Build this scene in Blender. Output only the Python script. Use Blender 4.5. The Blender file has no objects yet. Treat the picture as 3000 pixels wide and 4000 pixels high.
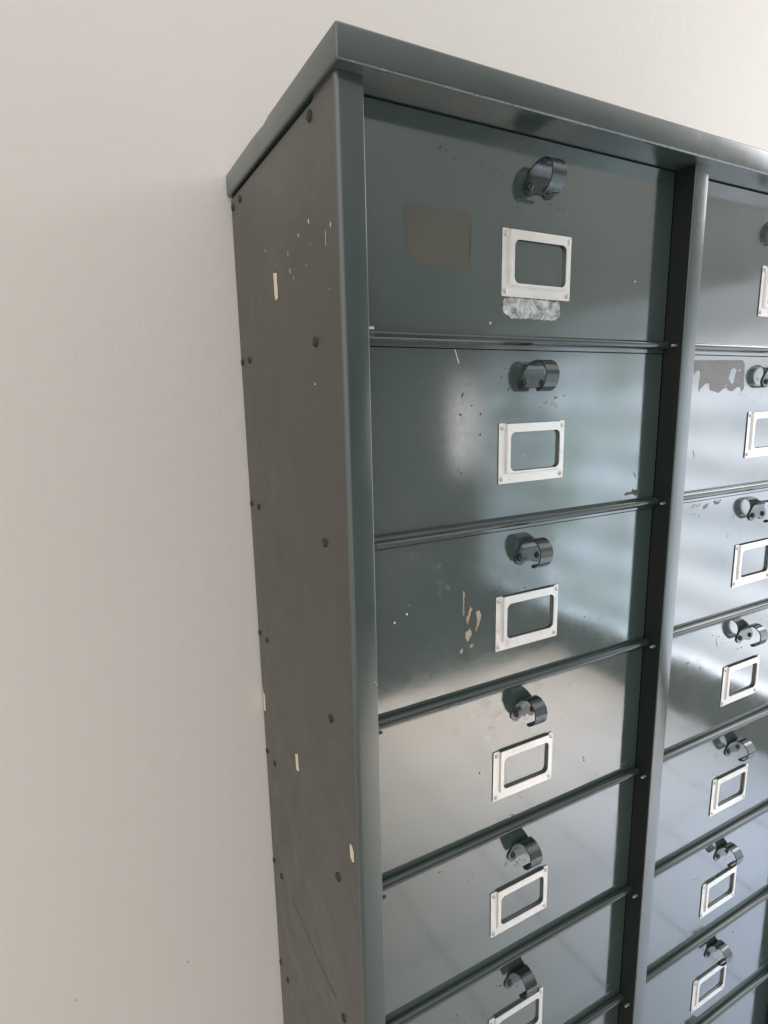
import bpy, bmesh, math, random
from mathutils import Vector, Matrix, noise as mnoise

random.seed(7)
SC = bpy.context.scene
COL = SC.collection

# ------------------------------------------------------------------ dimensions (metres)
ZT = 1.80                       # underside of the top lid above the floor
PW, W, MW, DEP = 0.0248, 0.4123, 0.0235, 0.3243
LO, LS, LH = 0.0138, 0.0047, 0.0256
Z1, PITCH, RD = ZT - 0.1941, 0.19, 0.02565
RR, PR = 0.005, 0.004           # hinge bead radius, bead centre in front of the door
X2 = PW + W
X3 = X2 + MW
X4 = X3 + W
XR = X4 + PW
ROWS = 9
YW = DEP + 0.003                # wall plane

# ------------------------------------------------------------------ mesh helpers
def obj(name, bm, mats, parent=None, smooth=None):
    bmesh.ops.recalc_face_normals(bm, faces=bm.faces)
    me = bpy.data.meshes.new(name)
    bm.to_mesh(me); bm.free()
    if not isinstance(mats, (list, tuple)):
        mats = [mats]
    for m in mats:
        me.materials.append(m)
    if smooth is not None:
        for p in me.polygons:
            p.use_smooth = True
        me.set_sharp_from_angle(angle=math.radians(smooth))
    o = bpy.data.objects.new(name, me)
    COL.objects.link(o)
    if parent:
        o.parent = parent
    return o

def tag(o, label=None, cat=None, group=None, kind=None):
    if label: o['label'] = label
    if cat: o['category'] = cat
    if group: o['group'] = group
    if kind: o['kind'] = kind
    return o

def add_box(bm, x0, x1, y0, y1, z0, z1, bev=0.0, seg=2, mat=0):
    vs = [bm.verts.new((x, y, z)) for x in (x0, x1) for y in (y0, y1) for z in (z0, z1)]
    F = [(0, 1, 3, 2), (4, 6, 7, 5), (0, 4, 5, 1), (2, 3, 7, 6), (0, 2, 6, 4), (1, 5, 7, 3)]
    fs = [bm.faces.new([vs[i] for i in f]) for f in F]
    for f in fs: f.material_index = mat
    if bev:
        es = list({e for f in fs for e in f.edges})
        r = bmesh.ops.bevel(bm, geom=es, offset=bev, segments=seg, profile=0.5, affect='EDGES')
        for f in r['faces']: f.material_index = mat

def add_prism(bm, pts, axis, a, b, mat=0):
    """closed 2D outline swept between a and b along axis ('y' : pts are x,z ; 'z' : pts are x,y)"""
    def P(u, v, w):
        return (u, w, v) if axis == 'y' else ((u, v, w) if axis == 'z' else (w, u, v))
    A = [bm.verts.new(P(u, v, a)) for u, v in pts]
    B = [bm.verts.new(P(u, v, b)) for u, v in pts]
    n = len(pts)
    fa = bm.faces.new(A); fb = bm.faces.new(list(reversed(B)))
    fs = [fa, fb]
    for i in range(n):
        fs.append(bm.faces.new((A[i], A[(i + 1) % n], B[(i + 1) % n], B[i])))
    for f in fs: f.material_index = mat
    return fs

def add_cyl(bm, c, axis, r, h, seg=20, mat=0, dome=0.0):
    """cylinder from c along axis, optional dome on the far end (rings)"""
    ax = Vector(axis).normalized()
    u = ax.orthogonal().normalized(); v = ax.cross(u)
    rings = [(0, r), (h, r)]
    if dome:
        for k in range(1, 5):
            a = k / 5 * math.pi / 2
            rings.append((h + dome * math.sin(a), r * math.cos(a)))
    R = []
    for (d, rr) in rings:
        R.append([bm.verts.new(Vector(c) + ax * d + (u * math.cos(t) + v * math.sin(t)) * rr)
                  for t in [2 * math.pi * i / seg for i in range(seg)]])
    fs = [bm.faces.new(R[0])]
    for a, b in zip(R, R[1:]):
        for i in range(seg):
            fs.append(bm.faces.new((a[i], a[(i + 1) % seg], b[(i + 1) % seg], b[i])))
    fs.append(bm.faces.new(R[-1]))
    for f in fs: f.material_index = mat

def rrect(x0, x1, z0, z1, r, n=6):
    pts = []
    for cx, cz, a0 in ((x1 - r, z1 - r, 0), (x0 + r, z1 - r, 90), (x0 + r, z0 + r, 180), (x1 - r, z0 + r, 270)):
        for k in range(n + 1):
            a = math.radians(a0 + 90 * k / n)
            pts.append((cx + r * math.cos(a), cz + r * math.sin(a)))
    return pts

def rough_poly(pts, step=0.0016, amp=0.0005, seed=0):
    """ragged version of an outline: torn paper, chipped paint"""
    out = []
    n = len(pts)
    for i in range(n):
        a = Vector((*pts[i], 0)); b = Vector((*pts[(i + 1) % n], 0))
        L = (b - a).length; k = max(1, int(L / step))
        t = (b - a).normalized() if L > 0 else Vector((1, 0, 0))
        nn = Vector((-t.y, t.x, 0))
        for j in range(k):
            p = a + (b - a) * (j / k)
            d = mnoise.noise(Vector((p.x * 700, p.y * 700, seed * 3.1))) * amp if (j or True) else 0
            q = p + nn * d
            out.append((q.x, q.y))
    return out

def add_patch(bm, pts, y, mat):
    f = bm.faces.new([bm.verts.new((x, y, z)) for x, z in pts])
    f.material_index = mat
    bmesh.ops.triangulate(bm, faces=[f])

def blob(cx, cz, rx, rz, seed, n=10, rot=0.0):
    rnd = random.Random(seed)
    ph = [rnd.uniform(0.65, 1.25) for _ in range(n)]
    out = []
    for i in range(n):
        a = 2 * math.pi * i / n
        u, v = rx * ph[i] * math.cos(a), rz * ph[i] * math.sin(a)
        out.append((cx + u * math.cos(rot) - v * math.sin(rot), cz + u * math.sin(rot) + v * math.cos(rot)))
    return out

# ------------------------------------------------------------------ materials
def new_mat(name):
    m = bpy.data.materials.new(name); m.use_nodes = True
    nt = m.node_tree; b = nt.nodes['Principled BSDF']
    return m, nt, b

def N(nt, typ, **kw):
    n = nt.nodes.new(typ)
    for k, v in kw.items():
        if k.startswith('i_'):
            n.inputs[k[2:].replace('_', ' ')].default_value = v
        else:
            setattr(n, k, v)
    return n

def coords(nt, scale=(1, 1, 1)):
    """object coordinates shifted per object so that copies never repeat"""
    tc = N(nt, 'ShaderNodeTexCoord'); oi = N(nt, 'ShaderNodeObjectInfo')
    mul = N(nt, 'ShaderNodeMath', operation='MULTIPLY'); mul.inputs[1].default_value = 37.0
    nt.links.new(oi.outputs['Random'], mul.inputs[0])
    add = N(nt, 'ShaderNodeVectorMath', operation='ADD')
    nt.links.new(tc.outputs['Object'], add.inputs[0]); nt.links.new(mul.outputs[0], add.inputs[1])
    mp = N(nt, 'ShaderNodeVectorMath', operation='MULTIPLY'); mp.inputs[1].default_value = scale
    nt.links.new(add.outputs[0], mp.inputs[0])
    return mp.outputs[0]

def noise(nt, vec, scale, detail=4, rough=0.6, dist=0.0):
    n = N(nt, 'ShaderNodeTexNoise'); n.inputs['Scale'].default_value = scale
    n.inputs['Detail'].default_value = detail; n.inputs['Roughness'].default_value = rough
    n.inputs['Distortion'].default_value = dist
    nt.links.new(vec, n.inputs['Vector'])
    return n.outputs['Fac']

def ramp(nt, fac, stops):
    r = N(nt, 'ShaderNodeValToRGB'); e = r.color_ramp.elements
    while len(e) < len(stops): e.new(0.5)
    for el, (p, c) in zip(e, stops):
        el.position = p
        el.color = (c, c, c, 1) if isinstance(c, (int, float)) else (*c, 1)
    nt.links.new(fac, r.inputs['Fac'])
    return r.outputs['Color']

def bump(nt, b, height, strength, dist, prev=None):
    n = N(nt, 'ShaderNodeBump'); n.inputs['Strength'].default_value = strength
    n.inputs['Distance'].default_value = dist
    nt.links.new(height, n.inputs['Height'])
    if prev is not None: nt.links.new(prev, n.inputs['Normal'])
    nt.links.new(n.outputs['Normal'], b.inputs['Normal'])
    return n.outputs['Normal']

def paint(name, c0, c1, r0, r1, ior=1.9, wav=0.0006, peel=0.00003, metal=0.0):
    m, nt, b = new_mat(name)
    v = coords(nt)
    big = noise(nt, v, 7, 5, 0.55)
    col = ramp(nt, big, [(0.3, c0), (0.7, c1)])
    nt.links.new(col, b.inputs['Base Color'])
    sm = noise(nt, v, 14, 6, 0.65, 0.6)
    fine = noise(nt, v, 160, 3, 0.6)
    mx = N(nt, 'ShaderNodeMix'); mx.inputs[0].default_value = 0.3
    nt.links.new(sm, mx.inputs[2]); nt.links.new(fine, mx.inputs[3])
    rr = ramp(nt, mx.outputs[0], [(0.34, r0), (0.66, r1)])
    nt.links.new(rr, b.inputs['Roughness'])
    b.inputs['IOR'].default_value = ior
    b.inputs['Metallic'].default_value = metal
    p = bump(nt, b, noise(nt, v, 9, 1, 0.4), 1.0, wav)
    bump(nt, b, noise(nt, v, 500, 2, 0.5), 1.0, peel, p)
    return m

GREEN0, GREEN1 = (0.042, 0.067, 0.061), (0.058, 0.084, 0.077)
M_DOOR = paint('door_paint', GREEN0, GREEN1, 0.06, 0.14, ior=2.6, wav=0.0005, peel=0.000012)
M_FRAME = paint('frame_paint', (0.036, 0.055, 0.050), (0.046, 0.066, 0.061), 0.16, 0.28, ior=1.95)
M_SIDE = paint('side_paint', (0.042, 0.039, 0.030), (0.053, 0.049, 0.038), 0.30, 0.42, ior=1.6)
M_BEAD = paint('bead_paint', (0.024, 0.036, 0.033), (0.034, 0.047, 0.044), 0.10, 0.2, ior=1.62)
M_HANDLE = paint('handle_metal', (0.075, 0.086, 0.085), (0.12, 0.132, 0.13), 0.18, 0.32, ior=1.8, wav=0.0001, metal=0.9)
M_INNER_SHADE = paint('inner_shade', (0.012, 0.016, 0.014), (0.018, 0.023, 0.021), 0.4, 0.55, ior=1.3)  # inner faces of the posts: their shade is put into a near-black colour
M_DARK = paint('dark_steel', (0.02, 0.022, 0.022), (0.035, 0.036, 0.035), 0.25, 0.4, ior=1.6, metal=0.3)
M_SCREW = paint('screw_paint', (0.018, 0.016, 0.013), (0.030, 0.026, 0.021), 0.4, 0.6, ior=1.5)
M_RIVET = paint('rivet_metal', (0.5, 0.48, 0.45), (0.65, 0.63, 0.6), 0.25, 0.4, metal=0.9)
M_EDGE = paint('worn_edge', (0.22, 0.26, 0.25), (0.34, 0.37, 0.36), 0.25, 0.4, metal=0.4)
M_WORN = paint('rubbed_edge', (0.07, 0.09, 0.085), (0.20, 0.23, 0.22), 0.2, 0.35, ior=1.8, metal=0.2)

def holder_mat():
    m, nt, b = new_mat('holder_metal')
    v = coords(nt)
    d = noise(nt, v, 60, 6, 0.7, 0.5)
    col = ramp(nt, d, [(0.28, (0.62, 0.58, 0.53)), (0.42, (0.76, 0.74, 0.70)), (0.8, (0.80, 0.78, 0.75))])
    nt.links.new(col, b.inputs['Base Color'])
    b.inputs['Metallic'].default_value = 0.5
    nt.links.new(ramp(nt, noise(nt, v, 30, 4), [(0.3, 0.28), (0.7, 0.42)]), b.inputs['Roughness'])
    bump(nt, b, noise(nt, v, 25, 2), 0.6, 0.0006)
    return m
M_HOLD = holder_mat()

def flat_mat(name, c0, c1, rough, scale=90, metal=0.0, ior=1.5):
    m, nt, b = new_mat(name)
    v = coords(nt)
    nt.links.new(ramp(nt, noise(nt, v, scale, 6, 0.7, 0.8), [(0.33, c0), (0.66, c1)]), b.inputs['Base Color'])
    b.inputs['Roughness'].default_value = rough; b.inputs['Metallic'].default_value = metal
    b.inputs['IOR'].default_value = ior
    return m
M_CREAM = flat_mat('cream_primer', (0.62, 0.55, 0.37), (0.72, 0.64, 0.45), 0.6)
M_TAN = flat_mat('tan_primer', (0.34, 0.25, 0.16), (0.45, 0.34, 0.23), 0.5)
M_WHITE = flat_mat('white_fleck', (0.75, 0.76, 0.74), (0.85, 0.86, 0.84), 0.5)
M_DARKCHIP = flat_mat('dark_chip', (0.05, 0.05, 0.045), (0.10, 0.095, 0.09), 0.5)
M_GRIME = flat_mat('bare_dark_metal', (0.016, 0.014, 0.011), (0.030, 0.027, 0.022), 0.5)
M_GHOST = flat_mat('tape_ghost', (0.155, 0.150, 0.125), (0.172, 0.166, 0.138), 0.36, 40)
M_GHOST.node_tree.nodes['Principled BSDF'].inputs['Alpha'].default_value = 0.34
M_RESIDUE = flat_mat('label_residue', (0.20, 0.20, 0.20), (0.235, 0.233, 0.235), 0.62, 30)

def scuff_mat(name, col, lo, hi, scale, rough=0.5, metal=0.0):
    """wear that breaks up: paint shows through where the noise falls off"""
    m, nt, b = new_mat(name)
    v = coords(nt)
    b.inputs['Base Color'].default_value = (*col, 1); b.inputs['Roughness'].default_value = rough
    b.inputs['Metallic'].default_value = metal
    a = ramp(nt, noise(nt, v, scale, 7, 0.72, 0.9), [(lo, 0.0), (hi, 1.0)])
    nt.links.new(a, b.inputs['Alpha'])
    return m
M_SCUFF = scuff_mat('white_scuff', (0.62, 0.64, 0.62), 0.34, 0.62, 70, 0.4, 0.3)
M_SMEAR = scuff_mat('pale_smear', (0.26, 0.29, 0.28), 0.48, 0.95, 90)
M_SMUDGE = scuff_mat('dark_smudge', (0.07, 0.07, 0.065), 0.56, 0.85, 190)
M_FAINT = scuff_mat('faint_residue', (0.10, 0.105, 0.105), 0.42, 0.62, 120)

def wall_mat():
    m, nt, b = new_mat('wall_paint')
    tc = N(nt, 'ShaderNodeTexCoord'); v = tc.outputs['Object']
    big = noise(nt, v, 1.7, 3, 0.5)
    base = ramp(nt, big, [(0.3, (0.775, 0.732, 0.687)), (0.7, (0.80, 0.758, 0.713))])
    # a few small grey knocks in the paint
    vo = N(nt, 'ShaderNodeTexVoronoi'); vo.inputs['Scale'].default_value = 9.0
    nt.links.new(v, vo.inputs['Vector'])
    spot = ramp(nt, vo.outputs['Distance'], [(0.010, 0.0), (0.022, 1.0)])
    mx = N(nt, 'ShaderNodeMix', data_type='RGBA')
    nt.links.new(spot, mx.inputs[0]); mx.inputs[6].default_value = (0.42, 0.39, 0.36, 1)
    nt.links.new(base, mx.inputs[7]); nt.links.new(mx.outputs[2], b.inputs['Base Color'])
    b.inputs['Roughness'].default_value = 0.75
    p = bump(nt, b, noise(nt, v, 260, 3, 0.6), 0.5, 0.0006)
    bump(nt, b, noise(nt, v, 40, 3, 0.5), 0.5, 0.0012, p)
    return m

def floor_mat():
    m, nt, b = new_mat('floor_tiles')
    tc = N(nt, 'ShaderNodeTexCoord'); v = tc.outputs['Object']
    mp = N(nt, 'ShaderNodeMapping'); nt.links.new(v, mp.inputs['Vector'])
    mp.inputs['Location'].default_value = (-0.895 / 0.325, 0.1, 0); mp.inputs['Scale'].default_value = (1 / 0.325,) * 3
    br = N(nt, 'ShaderNodeTexBrick'); br.offset = 0.0
    for k, val in (('Scale', 1.0), ('Mortar Size', 0.012), ('Mortar Smooth', 0.2), ('Brick Width', 1.0), ('Row Height', 1.0)):
        br.inputs[k].default_value = val
    br.inputs['Color1'].default_value = (0.375, 0.355, 0.33, 1); br.inputs['Color2'].default_value = (0.405, 0.385, 0.355, 1)
    br.inputs['Mortar'].default_value = (0.11, 0.105, 0.10, 1)
    nt.links.new(mp.outputs[0], br.inputs['Vector'])
    nt.links.new(br.outputs['Color'], b.inputs['Base Color'])
    b.inputs['Roughness'].default_value = 0.45
    return m

# ------------------------------------------------------------------ setting
bm = bmesh.new()
add_box(bm, -2.2, 3.0, YW, YW + 0.12, -0.002, 3.0)
wall = tag(obj('wall', bm, wall_mat()), 'plain off-white painted wall behind the metal cabinet', 'wall', kind='structure')
bm = bmesh.new()
add_box(bm, -2.2, 2.3, -2.0, YW - 0.001, -0.06, 0.0)
floor = tag(obj('floor', bm, floor_mat()), 'pale square tiled floor that the metal cabinet stands on', 'floor', kind='structure')

# ------------------------------------------------------------------ cabinet carcass
cab = bpy.data.objects.new('filing_cabinet', None); COL.objects.link(cab)
cab.empty_display_size = 0.2
tag(cab, 'tall green-grey metal filing cabinet with rows of flap doors against the wall', 'filing cabinet')

ZB = Z1 - PITCH * (ROWS - 1)           # lowest hinge bead

def corner_profile(sign=1, x0=0.0, r=0.0045, t=0.0012):
    """bent sheet: round corner, front face, return lip (x,y) outline"""
    out = []
    for k in range(7):
        a = math.radians(180 + 90 * k / 6)
        out.append((r + r * math.cos(a), r + r * math.sin(a)))
    rb = 0.0012
    for k in range(5):
        a = math.radians(270 + 90 * k / 4)
        out.append((PW - rb + rb * math.cos(a), rb + rb * math.sin(a)))
    out.append((PW, RD - 0.0004))
    out.append((PW - t, RD - 0.0004))
    out.append((PW - t, t)); out.append((r, t))
    for k in range(1, 4):
        a = math.radians(270 - 90 * k / 3)
        out.append((r + (r - t) * math.cos(a), r + (r - t) * math.sin(a)))
    return [(x0 + sign * x, y) for x, y in out]

# left side panel with its knocks and paint chips
bm = bmesh.new()
add_prism(bm, [(0.00452, 0.0), (DEP, 0.0), (DEP, ZT - 0.0030), (0.050, ZT - 0.0036), (0.046, ZT - 0.0030), (0.044, ZT + 0.0010), (0.043, ZT + 0.004), (0.00452, ZT + 0.004)], 'x', 0.0, 0.0012)
def side_patch(pts, mat):
    f = bm.faces.new([bm.verts.new((-0.00012, y, z)) for y, z in pts]); f.material_index = mat
    bmesh.ops.triangulate(bm, faces=[f])
chips = [[(0.1744, -0.1167), (0.1625, -0.1186), (0.1618, -0.144), (0.1653, -0.1442), (0.1700, -0.1459), (0.1734, -0.1409)],
         [(0.1869, -0.6887), (0.1768, -0.6837), (0.1745, -0.7072), (0.1775, -0.7091), (0.1863, -0.7111)],
         [(0.0237, -0.6984), (0.0174, -0.6971), (0.0152, -0.7014), (0.0141, -0.7006), (0.0136, -0.713), (0.0175, -0.7167), (0.0232, -0.7143)],
         [(0.3221, -0.6547), (0.3182, -0.6644), (0.3112, -0.6672), (0.312, -0.6928), (0.3225, -0.6963)]]
for i, c in enumerate(chips):
    cy_, cz_ = sum(y for y, z in c) / len(c), sum(z for y, z in c) / len(c)
    f = bm.faces.new([bm.verts.new((-0.00006, y, z)) for y, z in rough_poly([(cy_ + (y - cy_) * 1.22, ZT + cz_ + (z - cz_) * 1.08) for y, z in c], 0.0012, 0.0009, i + 9)]); f.material_index = 2
    bmesh.ops.triangulate(bm, faces=[f])
    side_patch(rough_poly([(y, ZT + z) for y, z in c], 0.0011, 0.0009, i), 1)
specks = [((0.0182, -0.1073), 0.0011, 0.0026), ((0.0292, -0.1122), 0.0006, 0.0034), ((0.0298, -0.1182), 0.0005, 0.0036),
          ((0.0671, -0.0926), 0.0014, 0.0020), ((0.0938, -0.0979), 0.0010, 0.0018), ((0.1251, -0.1074), 0.0009, 0.0022),
          ((0.1966, -0.0897), 0.0010, 0.0018), ((0.1216, -0.1243), 0.0011, 0.0026), ((0.1116, -0.1325), 0.0006, 0.0022),
          ((0.0644, -0.1121), 0.0005, 0.0012), ((0.0767, -0.1275), 0.0006, 0.0012), ((0.0246, -0.1573), 0.0007, 0.0010),
          ((0.0672, -0.2352), 0.0012, 0.0015), ((0.064, -0.607), 0.0008, 0.0009)]
for i, ((y, z), ry, rz) in enumerate(specks):
    side_patch(blob(y, ZT + z, ry, rz, i + 50), 1)
sl = [(0.2387, -0.9473), (0.1961, -0.9482), (0.1408, -0.9546), (0.0987, -0.9527), (0.0792, -0.9525)]
for (a, b_) in zip(sl, sl[1:]):
    for k in range(5):
        t0, t1 = k / 5, k / 5 + 0.13
        p = [(a[0] + (b_[0] - a[0]) * t, ZT + a[1] + (b_[1] - a[1]) * t) for t in (t0, t1)]
        w_ = 0.0020 + 0.0018 * random.random()
        side_patch([(p[0][0], p[0][1] + w_), (p[1][0], p[1][1] + w_ * .4), (p[1][0], p[1][1] - w_ * .6), (p[0][0], p[0][1] - w_ * .5)], 2)
tag(obj('side_panel', bm, [M_SIDE, M_CREAM, M_GRIME], cab), 'left side panel with cream paint chips and a long dark scratch')
bm = bmesh.new()
add_box(bm, XR - 0.0012, XR, 0.00452, DEP, 0.0, ZT + 0.004)
obj('side_panel', bm, M_SIDE, cab)
bm = bmesh.new()
add_box(bm, 0.0016, XR - 0.0016, DEP - 0.0012, DEP, 0.002, ZT)
obj('back_panel', bm, M_SIDE, cab)

for sgn, xo in ((1, 0.0), (-1, XR)):
    bm = bmesh.new()
    add_prism(bm, corner_profile(sgn, xo), 'z', 0.0, ZT - 0.0002)
    for f in bm.faces:
        c = f.calc_center_median(); rx = (c.x - xo) * sgn
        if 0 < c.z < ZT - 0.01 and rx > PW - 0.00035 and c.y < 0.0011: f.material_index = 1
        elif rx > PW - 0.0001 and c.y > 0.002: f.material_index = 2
    obj('corner_post', bm, [M_FRAME, M_EDGE, M_INNER_SHADE], cab, smooth=35)

bm = bmesh.new()
t = 0.0012; rb = 0.0012
prof = [(X2 + t, RD - 0.0004), (X2, RD - 0.0004)]
for k in range(5):
    a = math.radians(180 + 90 * k / 4); prof.append((X2 + rb + rb * math.cos(a), rb + rb * math.sin(a)))
for k in range(5):
    a = math.radians(270 + 90 * k / 4); prof.append((X3 - rb + rb * math.cos(a), rb + rb * math.sin(a)))
prof += [(X3, RD - 0.0004), (X3 - t, RD - 0.0004), (X3 - t, t), (X2 + t, t)]
add_prism(bm, prof, 'z', 0.086, ZT - 0.0002)
for f in bm.faces:
    c = f.calc_center_median()
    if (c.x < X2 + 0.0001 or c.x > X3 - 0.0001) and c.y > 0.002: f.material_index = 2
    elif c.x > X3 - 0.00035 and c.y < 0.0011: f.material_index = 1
obj('divider_post', bm, [M_FRAME, M_EDGE, M_INNER_SHADE], cab, smooth=35)

bm = bmesh.new()
add_box(bm, PW + 0.0004, X4 - 0.0004, 0.004, RD, 0.0, ZB - RR - 0.004, 0.001)
obj('plinth', bm, M_FRAME, cab, smooth=35)

# lid: folded sheet cap, bottom fold rounded, a slight dent in the left flank
bm = bmesh.new()
r0, rtop = 0.003, 0.0022
yz = []
def arc(cy, cz, r, a0, a1, n=6):
    return [(cy + r * math.cos(math.radians(a0 + (a1 - a0) * k / n)), cz + r * math.sin(math.radians(a0 + (a1 - a0) * k / n))) for k in range(n + 1)]
add_box(bm, -LS, XR + LS, -LO, DEP, ZT, ZT + LH)
bm.verts.ensure_lookup_table(); bm.edges.ensure_lookup_table()
bot = [e for e in bm.edges if all(abs(v.co.z - ZT) < 1e-6 for v in e.verts) and not all(abs(v.co.y - DEP) < 1e-6 for v in e.verts)]
oth = [e for e in bm.edges if e not in bot and not all(abs(v.co.y - DEP) < 1e-6 for v in e.verts)]
bmesh.ops.bevel(bm, geom=bot + oth, offset=0.0022, segments=4, profile=0.5, affect='EDGES')
for yy in (0.150, 0.172, 0.186, 0.215):
    bmesh.ops.bisect_plane(bm, geom=bm.verts[:] + bm.edges[:] + bm.faces[:], plane_co=(0, yy, 0), plane_no=(0, 1, 0))
for v in bm.verts:
    if v.co.x < 0 and 0.16 < v.co.y < 0.2:
        k = max(0.0, (v.co.z - ZT) / LH)
        v.co.x += (0.0012 if v.co.y < 0.18 else 0.0004) * k
        v.co.z -= 0.0004 * k
for f in bm.faces:
    c = f.calc_center_median(); n_ = f.normal
    if c.y < -LO + 0.0012 and c.z < ZT + 0.0014 and c.z > ZT + 0.0004: f.material_index = 1
obj('top_lid', bm, [M_FRAME, M_WORN], cab, smooth=40)

# screws along the left flank: one column near the front, two near the wall
bm = bmesh.new()
add_cyl(bm, (0, 0, 0), (-1, 0, 0), 0.0049, 0.0003, 22, 0, 0.0023)
add_box(bm, -0.00255, -0.0021, -0.0035, 0.0035, -0.00045, 0.00045, mat=1)
screw = obj('screw', bm, [M_SCREW, M_DARK], cab, smooth=50)
sm_me = screw.data
bm = bmesh.new()
add_cyl(bm, (0, 0, 0), (-1, 0, 0), 0.0043, 0.0003, 18, 0, 0.0020)
small = obj('screw', bm, M_SCREW, cab, smooth=50)
spots = [(0.0552, -0.0099 - 0.002, 0)] + [(0.0600 + random.uniform(-.002, .002), -0.1976 - 0.1898 * k, 0) for k in range(9)]
spots += [(0.284 + random.uniform(-.002, .003), -0.0126 - 0.1867 * k, 1) for k in range(9)]
spots += [(0.3175 + random.uniform(-.001, .001), -0.0136 - 0.1865 * k, 1) for k in range(9)]
used = {0: False, 1: False}
for (y, dz, kk) in spots:
    src = (screw, small)[kk]
    o = src if not used[kk] else src.copy()
    if used[kk]: COL.objects.link(o)
    used[kk] = True
    o.parent = cab
    o.location = (0.0, y, ZT + dz); o.rotation_euler = (random.uniform(0, 3.1), 0, 0)

# ------------------------------------------------------------------ door hardware prototypes (door-local: x from opening, y to the door face, z from the bead)
def handle_bm():
    bm = bmesh.new()
    zr = 0.147                       # rivet line
    hw = 0.0088; xc = 0.2064; HS = 0.0160
    T = 0.0015
    # flat bone-shaped foot
    right = []
    lob = (0.0121, 0.0085)           # lobe offset / radius
    for k in range(11):              # lobe, from the notch round to the outside
        a = math.radians(-150 + 172 * k / 10)
        right.append((lob[0] + lob[1] * math.cos(a), lob[1] * math.sin(a)))
    x1, z1_ = right[-1]
    for k in range(1, 7):
        f = k / 6
        right.append((x1 + (HS - x1) * f, z1_ + (0.0085 - z1_) * f))
    notch = [(0.0, -0.0050), (0.0030, -0.0054)]
    outl = [(xc + a, zr + b) for a, b in notch[1:] + right] + [(xc - a, zr + b) for a, b in reversed(notch[1:] + right)] + [(xc, zr - 0.0050)]
    pf = add_prism(bm, outl, 'y', -0.0002, -0.0002 - T)
    for f in pf[2:]: f.material_index = 1
    # strap curling up, out and down to a rolled lip
    path = []
    cy, cz, ry, rz = -0.0150, zr + 0.0085, 0.0150 - 0.0002 - 0.00075, 0.0140
    for k in range(30):
        a = math.radians(-1 + 246 * k / 29)       # 0 = at the door, 90 = top, 180 = front
        rzz = rz if a < math.pi else 0.0165
        path.append((cy + ry * math.cos(a), cz + rzz * math.sin(a)))
    n = len(path); rings = []
    for i, (y, z) in enumerate(path):
        a = path[max(0, i - 1)]; b = path[min(n - 1, i + 1)]
        tx, tz = b[0] - a[0], b[1] - a[1]; L = math.hypot(tx, tz); ny, nz = -tz / L, tx / L
        u_ = min(1.0, i / n * 250 / 95); wv = hw + (HS - hw) * (1 - u_) ** 1.5
        rings.append([bm.verts.new((xc + sx * wv, y + ny * d, z + nz * d)) for sx, d in ((-1, T / 2), (1, T / 2), (1, -T / 2), (-1, -T / 2))])
    for a, b in zip(rings, rings[1:]):
        for i in range(4):
            bm.faces.new((a[i], a[(i + 1) % 4], b[(i + 1) % 4], b[i])).material_index = i % 2
    bm.faces.new(rings[0]); bm.faces.new(rings[-1])
    # rolled lip
    ey, ez = path[-1]
    prof = []
    for k in range(14):
        a = 2 * math.pi * k / 14
        prof.append((ey + 0.0022 + 0.0036 * math.cos(a), ez + 0.0002 + 0.0022 * math.sin(a) - 0.22 * 0.0036 * math.cos(a)))
    A = [bm.verts.new((xc - hw - 0.0001, y, z)) for y, z in prof]; B = [bm.verts.new((xc + hw + 0.0001, y, z)) for y, z in prof]
    fs = [bm.faces.new(A), bm.faces.new(list(reversed(B)))]
    for f in fs: f.material_index = 1
    for i in range(14): fs.append(bm.faces.new((A[i], A[(i + 1) % 14], B[(i + 1) % 14], B[i])))
    return bm, xc, zr

def make_handle(parent):
    bm, xc, zr = handle_bm()
    o = obj('handle', bm, [M_HANDLE, M_DARK], parent, smooth=38)
    rv = []
    for s in (-1, 1):
        b2 = bmesh.new()
        add_cyl(b2, (xc + s * 0.0122, -0.0012, zr), (0, -1, 0), 0.0039, 0.0008, 18, 0, 0.0026)
        rv.append(obj('rivet', b2, M_DARK, parent, smooth=50))
    return o, rv

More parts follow.
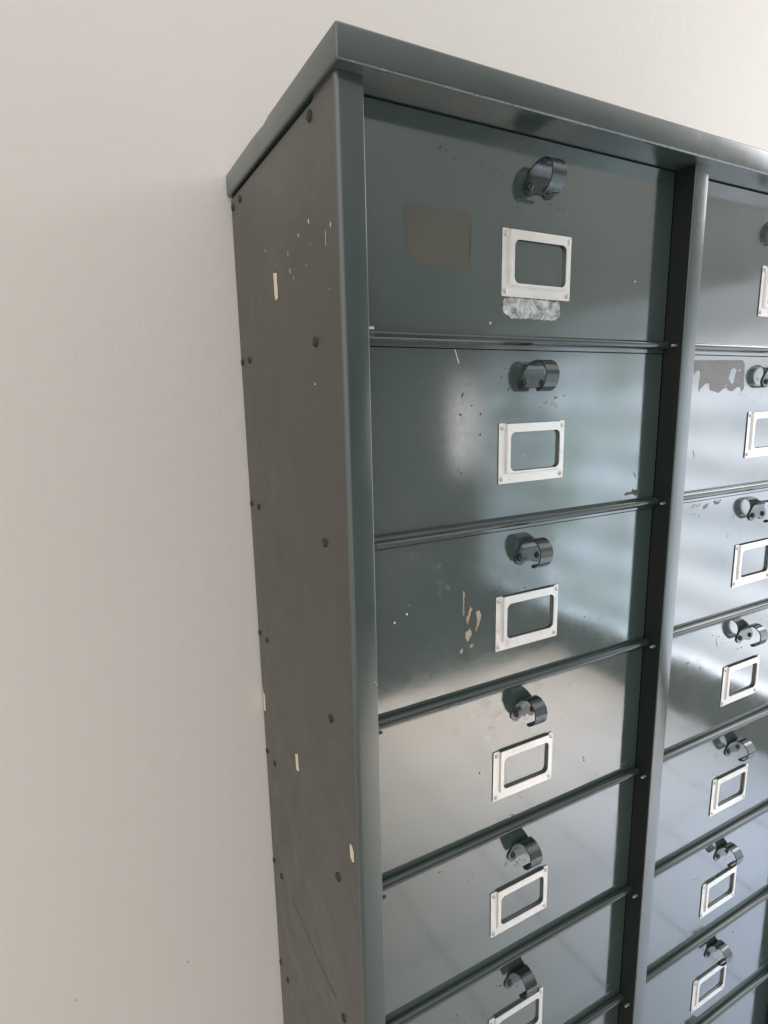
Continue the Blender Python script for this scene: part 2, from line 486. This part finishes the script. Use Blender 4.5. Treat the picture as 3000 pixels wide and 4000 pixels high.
HX0, HX1, HZ0, HZ1 = 0.1612, 0.2530, 0.0425, 0.1063
def make_holder(parent):
    bm = bmesh.new()
    f, h = 0.0008, 0.0036
    L, R_, B = HX0 + 0.0085, HX1 - 0.0066, HZ0 + 0.0100
    T = HZ1 - 0.0007
    c = 0.0008
    add_prism(bm, [(HX0 + c, HZ0), (HX1 - c, HZ0), (HX1, HZ0 + c), (HX1, HZ1 - c), (HX1 - c, HZ1), (R_, HZ1), (R_, B), (L, B), (L, HZ1), (HX0 + c, HZ1), (HX0, HZ1 - c), (HX0, HZ0 + c)], 'y', -0.0006, -f - 0.0006)
    # raised pocket: sloping shoulders on three sides and a front with a rounded window
    sh = 0.0012
    inner = rrect(HX0 + 0.0142, HX0 + 0.0838, HZ0 + 0.0128, HZ0 + 0.0542, 0.0062)
    outer = [(L + sh, B + sh), (R_ - sh, B + sh), (R_ - sh, T), (L + sh, T)]
    # front sheet: ring of quads between window outline and frame outline
    def frame(y):
        iv = [bm.verts.new((x, y, z)) for x, z in inner]
        def hit(x, z):
            cx, cz = (outer[0][0] + outer[1][0]) / 2, (outer[0][1] + outer[2][1]) / 2
            return x, z
        ov = []
        n = len(inner); q = n // 4
        corners = [(R_ - sh, T), (L + sh, T), (L + sh, B + sh), (R_ - sh, B + sh)]
        cv = [bm.verts.new((x, y, z)) for x, z in corners]
        for ci in range(4):
            for k in range(q - 1):
                bm.faces.new((iv[ci * q + k], iv[ci * q + k + 1], cv[ci]))
            bm.faces.new((iv[ci * q + q - 1], iv[(ci * q + q) % n], cv[(ci + 1) % 4], cv[ci]))
        return iv, cv
    i1, c1 = frame(-h); i2, c2 = frame(-h + f)
    n = len(inner)
    for k in range(n): bm.faces.new((i1[k], i1[(k + 1) % n], i2[(k + 1) % n], i2[k]))
    bm.faces.new((c1[0], c1[1], c2[1], c2[0]))
    # shoulders (left, bottom, right)
    base = [bm.verts.new((x, -f - 0.0005, z)) for x, z in ((R_, T), (L, T), (L, B), (R_, B))]
    for a, b_ in ((1, 2), (2, 3), (3, 0)):
        bm.faces.new((c1[a], c1[b_], base[b_], base[a]))
        bm.faces.new((c2[a], c2[b_], c1[b_], c1[a]))
    o = obj('label_holder', bm, M_HOLD, parent, smooth=30)
    rv = []
    for (x, z) in ((HX0 + 0.0042, HZ0 + 0.0050), (HX1 - 0.0040, HZ0 + 0.0050), (HX0 + 0.0044, HZ1 - 0.0050), (HX1 - 0.0036, HZ1 - 0.0050)):
        b2 = bmesh.new()
        add_cyl(b2, (x, -f - 0.0006, z), (0, -1, 0), 0.0026, 0.0003, 14, 0, 0.0015)
        rv.append(obj('rivet', b2, M_RIVET, parent, smooth=50))
    return o, rv

# ------------------------------------------------------------------ doors
MD = [M_DOOR, M_GHOST, M_SCUFF, M_TAN, M_WHITE, M_DARKCHIP, M_RESIDUE, M_SMEAR, M_SMUDGE, M_FAINT]
GHOST, SCUFF, TAN, WHITE, DCHIP, RES, SMEAR, SMUDGE, FAINT = range(1, 10)
YP = -0.00014
def wear(bm, col, row):
    rnd = random.Random(col * 100 + row)
    P_ = lambda pts, mat, seed=0, amp=0.0005: add_patch(bm, rough_poly(pts, 0.0016, amp, seed), YP, mat)
    B_ = lambda x, z, rx, rz, mat, rot=0.0: add_patch(bm, blob(x, z, rx, rz, rnd.random(), 11, rot), YP - rnd.random() * 0.00005, mat)
    if (col, row) == (0, 0):
        gh = [(0.0505, 0.1134), (0.0725, 0.1151), (0.0732, 0.1142), (0.1178, 0.1148), (0.1235, 0.1106), (0.1226, 0.0635), (0.1167, 0.0636), (0.0708, 0.0637), (0.0524, 0.0738)]
        gx, gz = 0.088, 0.089
        for q_, sc_ in enumerate((1.035, 1.015, 0.99, 0.965)):
            add_patch(bm, rough_poly([(gx + (x - gx) * sc_, gz + (z - gz) * sc_) for x, z in gh], 0.0016, 0.0014, q_), YP - 0.00003 * q_, GHOST)
        P_([(0.1642, 0.0371), (0.1653, 0.0407), (0.1772, 0.0420), (0.1814, 0.0418), (0.1857, 0.0420), (0.2272, 0.0415), (0.2306, 0.0399), (0.2396, 0.0415), (0.2418, 0.0263), (0.232, 0.0221), (0.2075, 0.022), (0.2025, 0.0223), (0.1754, 0.022), (0.1645, 0.0273)], SCUFF, 2, 0.0016)
        B_(0.0145, 0.0189, .004, .005, SMEAR); B_(0.0214, 0.0146, .008, .004, SMEAR); B_(0.026, 0.034, .007, .007, SMEAR)
        B_(0.0849, 0.0303, .0022, .0022, SMEAR); B_(0.1485, 0.0161, .0008, .0018, WHITE, -.6)
        B_(0.3477, 0.1021, .012, .010, SMEAR); B_(0.3548, 0.0698, .0010, .0010, WHITE); B_(0.275, 0.09, .007, .012, SMEAR)
        B_(0.015, 0.006, .0028, .0020, WHITE)
    elif (col, row) == (0, 1):
        for a, b_ in (((0.1054, 0.1800), (0.107, 0.1759)), ((0.107, 0.1759), (0.1101, 0.1668))):
            add_patch(bm, [(a[0], a[1]), (a[0] + .0007, a[1]), (b_[0] + .0009, b_[1]), (b_[0], b_[1])], YP, WHITE)
        for (x, z, rx, rz) in ((0.1149, 0.1361, .0012, .0028), (0.1127, 0.1166, .0016, .0012), (0.1378, 0.1164, .0009, .0018), (0.1142, 0.0575, .0012, .0012),
                               (0.1268, 0.1254, .0008, .0012), (0.1376, 0.0959, .0010, .0015), (0.1736, 0.1411, .0012, .002)):
            B_(x, z, rx, rz, DCHIP, -.4)
        B_(0.2343, 0.1302, .0045, .0035, SMUDGE)
        P_([(0.3578, 0.0135), (0.3626, 0.0153), (0.3701, 0.015), (0.3735, 0.019), (0.3762, 0.0162), (0.3799, 0.0176), (0.383, 0.0112), (0.3781, 0.0093), (0.3728, 0.0121), (0.3592, 0.0113)], DCHIP, 3)
        B_(0.0315, 0.0777, .0022, .0010, SMEAR, -.8); B_(0.375, 0.035, .0006, .0055, DCHIP, .6); B_(0.196, 0.1012 - 0.03, .0013, .0020, TAN)
    elif (col, row) == (0, 2):
        for i, q in enumerate(([(0.1172, 0.1215), (0.1190, 0.1196), (0.1186, 0.1083), (0.1184, 0.0941), (0.117, 0.0958)],
                  [(0.1264, 0.1026), (0.1291, 0.0992), (0.1258, 0.0897), (0.1232, 0.083), (0.1211, 0.0892), (0.1244, 0.0944)],
                  [(0.1346, 0.0953), (0.139, 0.0959), (0.1415, 0.0881), (0.1382, 0.0784), (0.1342, 0.0728), (0.1361, 0.0848)],
                  [(0.1206, 0.0733), (0.1256, 0.0775), (0.129, 0.073), (0.1261, 0.0633), (0.122, 0.0628)],
                  [(0.1268, 0.0579), (0.1316, 0.0586), (0.1302, 0.055), (0.1275, 0.0541)],
                  [(0.1146, 0.0556), (0.1173, 0.0565), (0.1167, 0.0507), (0.114, 0.0519)])):
            cx_, cz_ = sum(x for x, z in q) / len(q), sum(z for x, z in q) / len(q)
            add_patch(bm, rough_poly([(cx_ + (x - cx_) * 1.3, cz_ + (z - cz_) * 1.12) for x, z in q], 0.0012, 0.0014, i + 7), YP, SMEAR)
            add_patch(bm, rough_poly(q, 0.0011, 0.0016, i), YP - 0.00005, TAN)
        B_(0.0477, 0.1092, .0011, .0015, WHITE); B_(0.0334, 0.1028, .0010, .0013, WHITE); B_(0.0510, 0.118, .0004, .0004, WHITE)
        B_(0.1614, 0.1120, .003, .002, DCHIP, .5)
        for (x, z) in ((0.0816, 0.1564), (0.091, 0.1385), (0.092, 0.13), (0.06, 0.165), (0.0718, 0.0668), (0.096, 0.08)):
            B_(x, z, .008, .009, SMEAR)
    elif (col, row) == (0, 3):
        for (x, z) in ((0.1354, 0.1629), (0.1495, 0.1714), (0.1644, 0.1577), (0.1682, 0.1502), (0.2251, 0.1766), (0.11, 0.15), (0.16, 0.138), (0.18, 0.172)):
            B_(x, z, .008, .007, SMUDGE)
        B_(0.3105, 0.0472, .0014, .0010, DCHIP); B_(0.3093, 0.052, .0012, .0010, DCHIP); B_(0.3356, 0.0181, .0010, .0010, DCHIP)
        B_(0.1908, 0.0125, .007, .0028, SMUDGE); B_(0.192, 0.0133, .004, .0008, DCHIP, -.5)
        B_(0.142, 0.087, .0011, .0014, DCHIP); B_(0.12, 0.1, .012, .0005, SMUDGE, -.05)
    elif (col, row) == (1, 1):
        P_([(0.0361, 0.174), (0.1372, 0.1753), (0.1432, 0.1708), (0.1462, 0.1375), (0.1418, 0.1341), (0.138, 0.1399), (0.1302, 0.14), (0.1215, 0.1344), (0.1107, 0.1362), (0.1082, 0.1402), (0.1002, 0.1374), (0.0915, 0.133), (0.0727, 0.1366), (0.0698, 0.1449), (0.0644, 0.1455), (0.0512, 0.1379), (0.0509, 0.1336), (0.0492, 0.1396), (0.0514, 0.1635), (0.0414, 0.1596), (0.0381, 0.1559)], RES, 5, 0.0008)
        q = rough_poly([(0.1134, 0.1627), (0.1205, 0.1653), (0.1268, 0.1622), (0.1238, 0.1565), (0.1233, 0.1537), (0.1214, 0.1448), (0.117, 0.1446), (0.1137, 0.148), (0.1106, 0.1537), (0.1127, 0.1571)], 0.0014, 0.0012, 9)
        add_patch(bm, q, YP - 0.0001, 0)
        for (x, z, r) in ((0.133, 0.162, .0020), (0.105, 0.142, .0012), (0.109, 0.143, .0010), (0.132, 0.1475, .0009), (0.110, 0.151, .0010)):
            add_patch(bm, blob(x, z, r, r, rnd.random()), YP - 0.0001, 0)
        B_(0.05, 0.055, .0005, .006, DCHIP, .3); B_(0.17, 0.12, .008, .006, SMUDGE); B_(0.185, 0.13, .006, .005, SMUDGE)
    elif (col, row) == (1, 2):
        P_([(0.0533, 0.1774), (0.0729, 0.1767), (0.0724, 0.1729), (0.0637, 0.1719), (0.0541, 0.171)], FAINT, 2)
        P_([(0.0785, 0.1723), (0.092, 0.176), (0.0919, 0.1696), (0.0801, 0.1676)], FAINT, 3)
        P_([(0.10, 0.177), (0.118, 0.178), (0.115, 0.171), (0.103, 0.172)], FAINT, 4)
        B_(0.1058, 0.12, .0010, .0045, SMUDGE); B_(0.111, 0.162, .006, .0016, SMUDGE); B_(0.13, 0.15, .001, .004, SMUDGE)
    elif (col, row) == (1, 3):
        B_(0.138, 0.152, .0005, .009, DCHIP, .35); B_(0.104, 0.1197, .0025, .0015, DCHIP); B_(0.12, 0.165, .004, .003, SMUDGE)
        B_(0.24, 0.028, .010, .0012, SMEAR, .1)
    # handling marks every door has
    for _ in range(7):
        cx_, cz_ = 0.200 + rnd.gauss(0, .045), 0.142 + rnd.gauss(0, .016)
        for _k in range(rnd.randint(3, 9)):
            s = rnd.uniform(.0003, .0011)
            B_(cx_ + rnd.gauss(0, .005), cz_ + rnd.gauss(0, .004), s, s * rnd.uniform(.5, 1.8), SMUDGE if rnd.random() < .7 else DCHIP, rnd.uniform(0, 3))
    for _ in range(3):
        B_(0.2064 + rnd.gauss(0, .05), 0.145 + rnd.gauss(0, .018), rnd.uniform(.003, .007), rnd.uniform(.003, .006), SMUDGE if rnd.random() < .75 else SMEAR)
    for _ in range(6):
        s = rnd.uniform(.0003, .0008)
        B_(rnd.uniform(.03, .39), rnd.uniform(.012, .17), s, s * rnd.uniform(.8, 2.2), SMEAR if rnd.random() < .4 else DCHIP)
    for _ in range(3):
        x, z, a, L = rnd.uniform(.03, .38), rnd.uniform(.02, .16), rnd.uniform(-1, 1.9), rnd.uniform(.005, .018)
        dx, dz = math.cos(a) * L, math.sin(a) * L
        add_patch(bm, [(x, z), (x + dx * .5, z + dz * .5 + .00025), (x + dx, z + dz), (x + dx * .5, z + dz * .5 - .00015)], YP - 0.00002, SMEAR)

LABEL = {(0, 0): 'top left flap door with a brown tape mark and a white scuff under its label holder',
         (0, 1): 'second left flap door with a chipped corner and a white scratch at its top',
         (0, 2): 'third left flap door with tan paint chips left of its label holder',
         (0, 3): 'fourth left flap door with dark smudges round its handle',
         (1, 1): 'second right flap door with torn grey label residue'}
proto_h = proto_l = None
def put_copy(srcs, parent):
    for s in srcs:
        o = s.copy(); COL.objects.link(o); o.parent = parent
        if s.name.startswith('label_holder'):
            t_ = random.uniform(-.010, .010); ctr = Vector((0.2071, 0, 0.0744))
            rot = Matrix.Rotation(t_, 4, 'Y'); keep = Matrix.Translation(ctr) @ rot @ Matrix.Translation(-ctr)
        if s in proto_l: o.matrix_local = keep

for col, xo in ((0, PW), (1, X3)):
    for row in range(ROWS):
        zb = Z1 - PITCH * row
        top = (ZT - 0.0015 if row == 0 else zb + PITCH - 0.0097) - zb
        bm = bmesh.new()
        add_box(bm, 0.0006, W - 0.0006, 0.0, 0.0012, 0.0, top, 0.0003, 1)
        wear(bm, col, row)
        d = obj('door', bm, MD, cab)
        rq = random.Random(col * 31 + row)
        d.location = (xo, RD, zb); d.rotation_euler = (rq.uniform(-.0012, .0012), 0, rq.uniform(-.0008, .0008))
        if (col, row) in LABEL: d['label'] = LABEL[(col, row)]
        if proto_h is None:
            h, hr = make_handle(d); l, lr = make_holder(d)
            proto_h, proto_l = [h] + hr, [l] + lr
        else:
            put_copy(proto_h + proto_l, d)
        # hinge bead with its back flange and end pins
        bm = bmesh.new()
        add_cyl(bm, (0.0005, -PR, 0.0), (1, 0, 0), RR, W - 0.001, 24)
        add_box(bm, 0.0006, W - 0.0006, -0.0008, 0.0, -0.0090, 0.0, 0.0002, 1, 2)
        for x, s in ((0.0, 1), (W, -1)):
            add_cyl(bm, (x, 0.009 - RD, -0.001), (s, 0, 0), 0.0017, 0.0072, 12, 3 if s > 0 else 1, 0.0012)
        hb = obj('hinge_bead', bm, [M_BEAD, M_EDGE, M_DOOR, M_DARK], d, smooth=40)

# ------------------------------------------------------------------ light: daylight from a tall window to the right, soft light of the room, added fill lamps
WORLD, WIN, TALL, TOP, LOW, WASH = 1.16, 44, 1.2, 40, 18, 18
w = bpy.data.worlds.new('World'); SC.world = w; w.use_nodes = True
nt = w.node_tree; bg = nt.nodes['Background']
tc = N(nt, 'ShaderNodeTexCoord')
sep = N(nt, 'ShaderNodeSeparateXYZ'); nt.links.new(tc.outputs['Generated'], sep.inputs[0])
def vmath(a, vec):                       # dot with a direction
    n = N(nt, 'ShaderNodeVectorMath', operation='DOT_PRODUCT'); nt.links.new(a, n.inputs[0]); n.inputs[1].default_value = vec
    return n.outputs['Value']
# the shaded far side of the room (towards +x -y), a lighter ceiling above, pale surroundings elsewhere
ce, se = math.cos(math.radians(-14)), math.sin(math.radians(-14))
dk = vmath(tc.outputs['Generated'], (math.sin(math.radians(38)) * ce, -math.cos(math.radians(38)) * ce, se))
mr = N(nt, 'ShaderNodeMapRange', interpolation_type='SMOOTHSTEP'); nt.links.new(dk, mr.inputs['Value'])
for k, v in (('From Min', 0.58), ('From Max', 0.955), ('To Min', 1.0), ('To Max', 0.26)): mr.inputs[k].default_value = v
soft = N(nt, 'ShaderNodeTexNoise'); soft.inputs['Scale'].default_value = 2.2; soft.inputs['Detail'].default_value = 3
nt.links.new(tc.outputs['Generated'], soft.inputs['Vector'])
sr = N(nt, 'ShaderNodeMapRange'); nt.links.new(soft.outputs['Fac'], sr.inputs['Value'])
for k, v in (('From Min', 0.3), ('From Max', 0.7), ('To Min', 0.7), ('To Max', 1.3)): sr.inputs[k].default_value = v
mm = N(nt, 'ShaderNodeMath', operation='MULTIPLY'); nt.links.new(mr.outputs[0], mm.inputs[0]); nt.links.new(sr.outputs[0], mm.inputs[1])
ms = N(nt, 'ShaderNodeMath', operation='MULTIPLY'); nt.links.new(mm.outputs[0], ms.inputs[0]); ms.inputs[1].default_value = WORLD
dk2 = vmath(tc.outputs['Generated'], (math.sin(math.radians(14)) * 0.94, -math.cos(math.radians(14)) * 0.94, 0.34))
mr2 = N(nt, 'ShaderNodeMapRange', interpolation_type='SMOOTHSTEP'); nt.links.new(dk2, mr2.inputs['Value'])
for k, v in (('From Min', 0.82), ('From Max', 0.97), ('To Min', 1.0), ('To Max', 0.45)): mr2.inputs[k].default_value = v
low_ = N(nt, 'ShaderNodeMapRange'); nt.links.new(sep.outputs['Z'], low_.inputs['Value'])
for k, v in (('From Min', -0.5), ('From Max', 0.5), ('To Min', 0.7), ('To Max', 1.15)): low_.inputs[k].default_value = v
mq = N(nt, 'ShaderNodeMath', operation='MULTIPLY'); nt.links.new(mr2.outputs[0], mq.inputs[0]); nt.links.new(low_.outputs[0], mq.inputs[1])
mw = N(nt, 'ShaderNodeMath', operation='MULTIPLY'); nt.links.new(ms.outputs[0], mw.inputs[0]); nt.links.new(mq.outputs[0], mw.inputs[1])
nt.links.new(mw.outputs[0], bg.inputs['Strength'])
bg.inputs['Color'].default_value = (1.0, 0.975, 0.945, 1)

def area(name, loc, target, sx, sy, power, color, spread=math.pi):
    l = bpy.data.lights.new(name, 'AREA'); l.shape = 'RECTANGLE'; l.size = sx; l.size_y = sy
    l.energy = power; l.color = color; l.spread = spread
    o = bpy.data.objects.new(name, l); COL.objects.link(o); o.location = loc
    o.rotation_euler = (Vector(target) - Vector(loc)).to_track_quat('-Z', 'Y').to_euler()
    return o

win = area('window_daylight', (2.33, -1.5, 1.13), (1.0, -1.5, 1.13), 2.5, 1.74, WIN, (1, 1, 1))
def window_view(l):
    """what the window lets in: garden greens on the far pane behind slats, open sky light on the near pane"""
    l.use_nodes = True; nt = l.node_tree; em = nt.nodes['Emission']
    g = N(nt, 'ShaderNodeNewGeometry'); sp = N(nt, 'ShaderNodeSeparateXYZ'); nt.links.new(g.outputs['Position'], sp.inputs[0])
    n = N(nt, 'ShaderNodeTexNoise'); n.inputs['Scale'].default_value = 2.6; n.inputs['Detail'].default_value = 3
    nt.links.new(g.outputs['Position'], n.inputs['Vector'])
    far = N(nt, 'ShaderNodeMapRange'); nt.links.new(sp.outputs['Y'], far.inputs['Value'])
    for k, v in (('From Min', -1.55), ('From Max', -1.35), ('To Min', 0.0), ('To Max', 0.42)): far.inputs[k].default_value = v
    ad = N(nt, 'ShaderNodeMath', operation='ADD'); nt.links.new(n.outputs['Fac'], ad.inputs[0]); nt.links.new(far.outputs[0], ad.inputs[1])
    r = N(nt, 'ShaderNodeValToRGB'); e = r.color_ramp.elements
    while len(e) < 4: e.new(0.5)
    for el, (p, c) in zip(e, ((0.36, (0.19, 0.28, 0.24)), (0.47, (0.36, 0.46, 0.50)), (0.62, (0.50, 0.60, 0.72)), (0.95, (0.82, 0.86, 0.95)))):
        el.position = p; el.color = (*c, 1)
    nt.links.new(ad.outputs[0], r.inputs['Fac'])
    sl = N(nt, 'ShaderNodeMath', operation='MULTIPLY'); sl.inputs[1].default_value = 2 * math.pi / 0.21; nt.links.new(sp.outputs['Z'], sl.inputs[0])
    sn = N(nt, 'ShaderNodeMath', operation='SINE'); nt.links.new(sl.outputs[0], sn.inputs[0])
    sm = N(nt, 'ShaderNodeMapRange'); nt.links.new(sn.outputs[0], sm.inputs['Value'])
    for k, v in (('From Min', -1), ('From Max', 1), ('To Min', 0.76), ('To Max', 1.1)): sm.inputs[k].default_value = v
    # bright sill line at the bottom, a bright frame upright between the panes
    si = N(nt, 'ShaderNodeMapRange'); nt.links.new(sp.outputs['Z'], si.inputs['Value'])
    for k, v in (('From Min', 0.29), ('From Max', 0.33), ('To Min', 1.6), ('To Max', 1.0)): si.inputs[k].default_value = v
    hi = N(nt, 'ShaderNodeMapRange', interpolation_type='SMOOTHSTEP'); nt.links.new(sp.outputs['Z'], hi.inputs['Value'])
    for k, v in (('From Min', 1.5), ('From Max', 1.95), ('To Min', 1.0), ('To Max', 0.22)): hi.inputs[k].default_value = v
    m1 = N(nt, 'ShaderNodeMath', operation='MULTIPLY'); nt.links.new(sm.outputs[0], m1.inputs[0]); nt.links.new(si.outputs[0], m1.inputs[1])
    nt.links.new(r.outputs['Color'], em.inputs['Color']); m2 = N(nt, 'ShaderNodeMath', operation='MULTIPLY'); nt.links.new(m1.outputs[0], m2.inputs[0]); nt.links.new(hi.outputs[0], m2.inputs[1])
    dim = N(nt, 'ShaderNodeMapRange', interpolation_type='SMOOTHSTEP'); nt.links.new(sp.outputs['Y'], dim.inputs['Value'])
    for k, v in (('From Min', -2.2), ('From Max', -2.05), ('To Min', 0.5), ('To Max', 1.0)): dim.inputs[k].default_value = v
    m3 = N(nt, 'ShaderNodeMath', operation='MULTIPLY'); nt.links.new(m2.outputs[0], m3.inputs[0]); nt.links.new(dim.outputs[0], m3.inputs[1])
    nt.links.new(m3.outputs[0], em.inputs['Strength'])
window_view(win.data)
tall = area('far_window_daylight', (2.19, -2.75, 1.36), (0.3, 0.0, 1.36), 0.22, 0.75, TALL, (1.0, 0.96, 0.97))
def soft_edges(l):
    l.use_nodes = True; nt = l.node_tree; em = nt.nodes['Emission']
    g = N(nt, 'ShaderNodeNewGeometry'); sp = N(nt, 'ShaderNodeSeparateXYZ'); nt.links.new(g.outputs['Position'], sp.inputs[0])
    out = None
    for ax, lo, hi, a, b in (('Z', 0.98, 1.2, 0.15, 1.0), ('Z', 1.45, 1.75, 1.0, 0.3), ('X', 2.10, 2.32, 1.0, 0.25)):
        m = N(nt, 'ShaderNodeMapRange', interpolation_type='SMOOTHSTEP'); nt.links.new(sp.outputs[ax], m.inputs['Value'])
        for k, v in (('From Min', lo), ('From Max', hi), ('To Min', a), ('To Max', b)): m.inputs[k].default_value = v
        if out is None: out = m.outputs[0]
        else:
            mu = N(nt, 'ShaderNodeMath', operation='MULTIPLY'); nt.links.new(out, mu.inputs[0]); nt.links.new(m.outputs[0], mu.inputs[1]); out = mu.outputs[0]
    nt.links.new(out, em.inputs['Strength'])
soft_edges(tall.data)
top = area('warm_floor_fill', (1.5, -1.7, 2.9), (1.5, -1.7, 0), 1.0, 0.8, TOP, (1.0, 0.90, 0.84), math.radians(50))  # added unseen lamp, brightens the floor mirrored in the lower doors
wash = area('upper_wall_fill', (2.75, -0.55, 2.7), (0.6, 0.33, 2.0), 1.0, 0.8, WASH, (0.97, 0.98, 1.0))  # added unseen fill, brightens the upper wall towards the right
low = area('cool_floor_fill', (2.28, -0.75, 2.75), (1.75, -0.5, 0.0), 0.5, 0.9, LOW, (0.36, 0.57, 1.0), math.radians(46))  # added unseen bluish fill for the floor mirrored in the right-hand doors

# ------------------------------------------------------------------ camera
cd = bpy.data.cameras.new('camera'); cam = bpy.data.objects.new('camera', cd); COL.objects.link(cam)
cam.location = (-0.21062, -0.46334, ZT - 0.25007)
cam.rotation_euler = (1.38014, 0.01977, -0.49153)
cd.sensor_fit = 'VERTICAL'; cd.sensor_height = 36.0; cd.lens = 36.0 * 2294.31 / 4000.0
cd.clip_start = 0.01; cd.clip_end = 50
SC.camera = cam

vs = SC.view_settings
vs.view_transform = 'Standard'; vs.look = 'None'; vs.gamma = 1.0; vs.exposure = 0.0; vs.use_curve_mapping = False
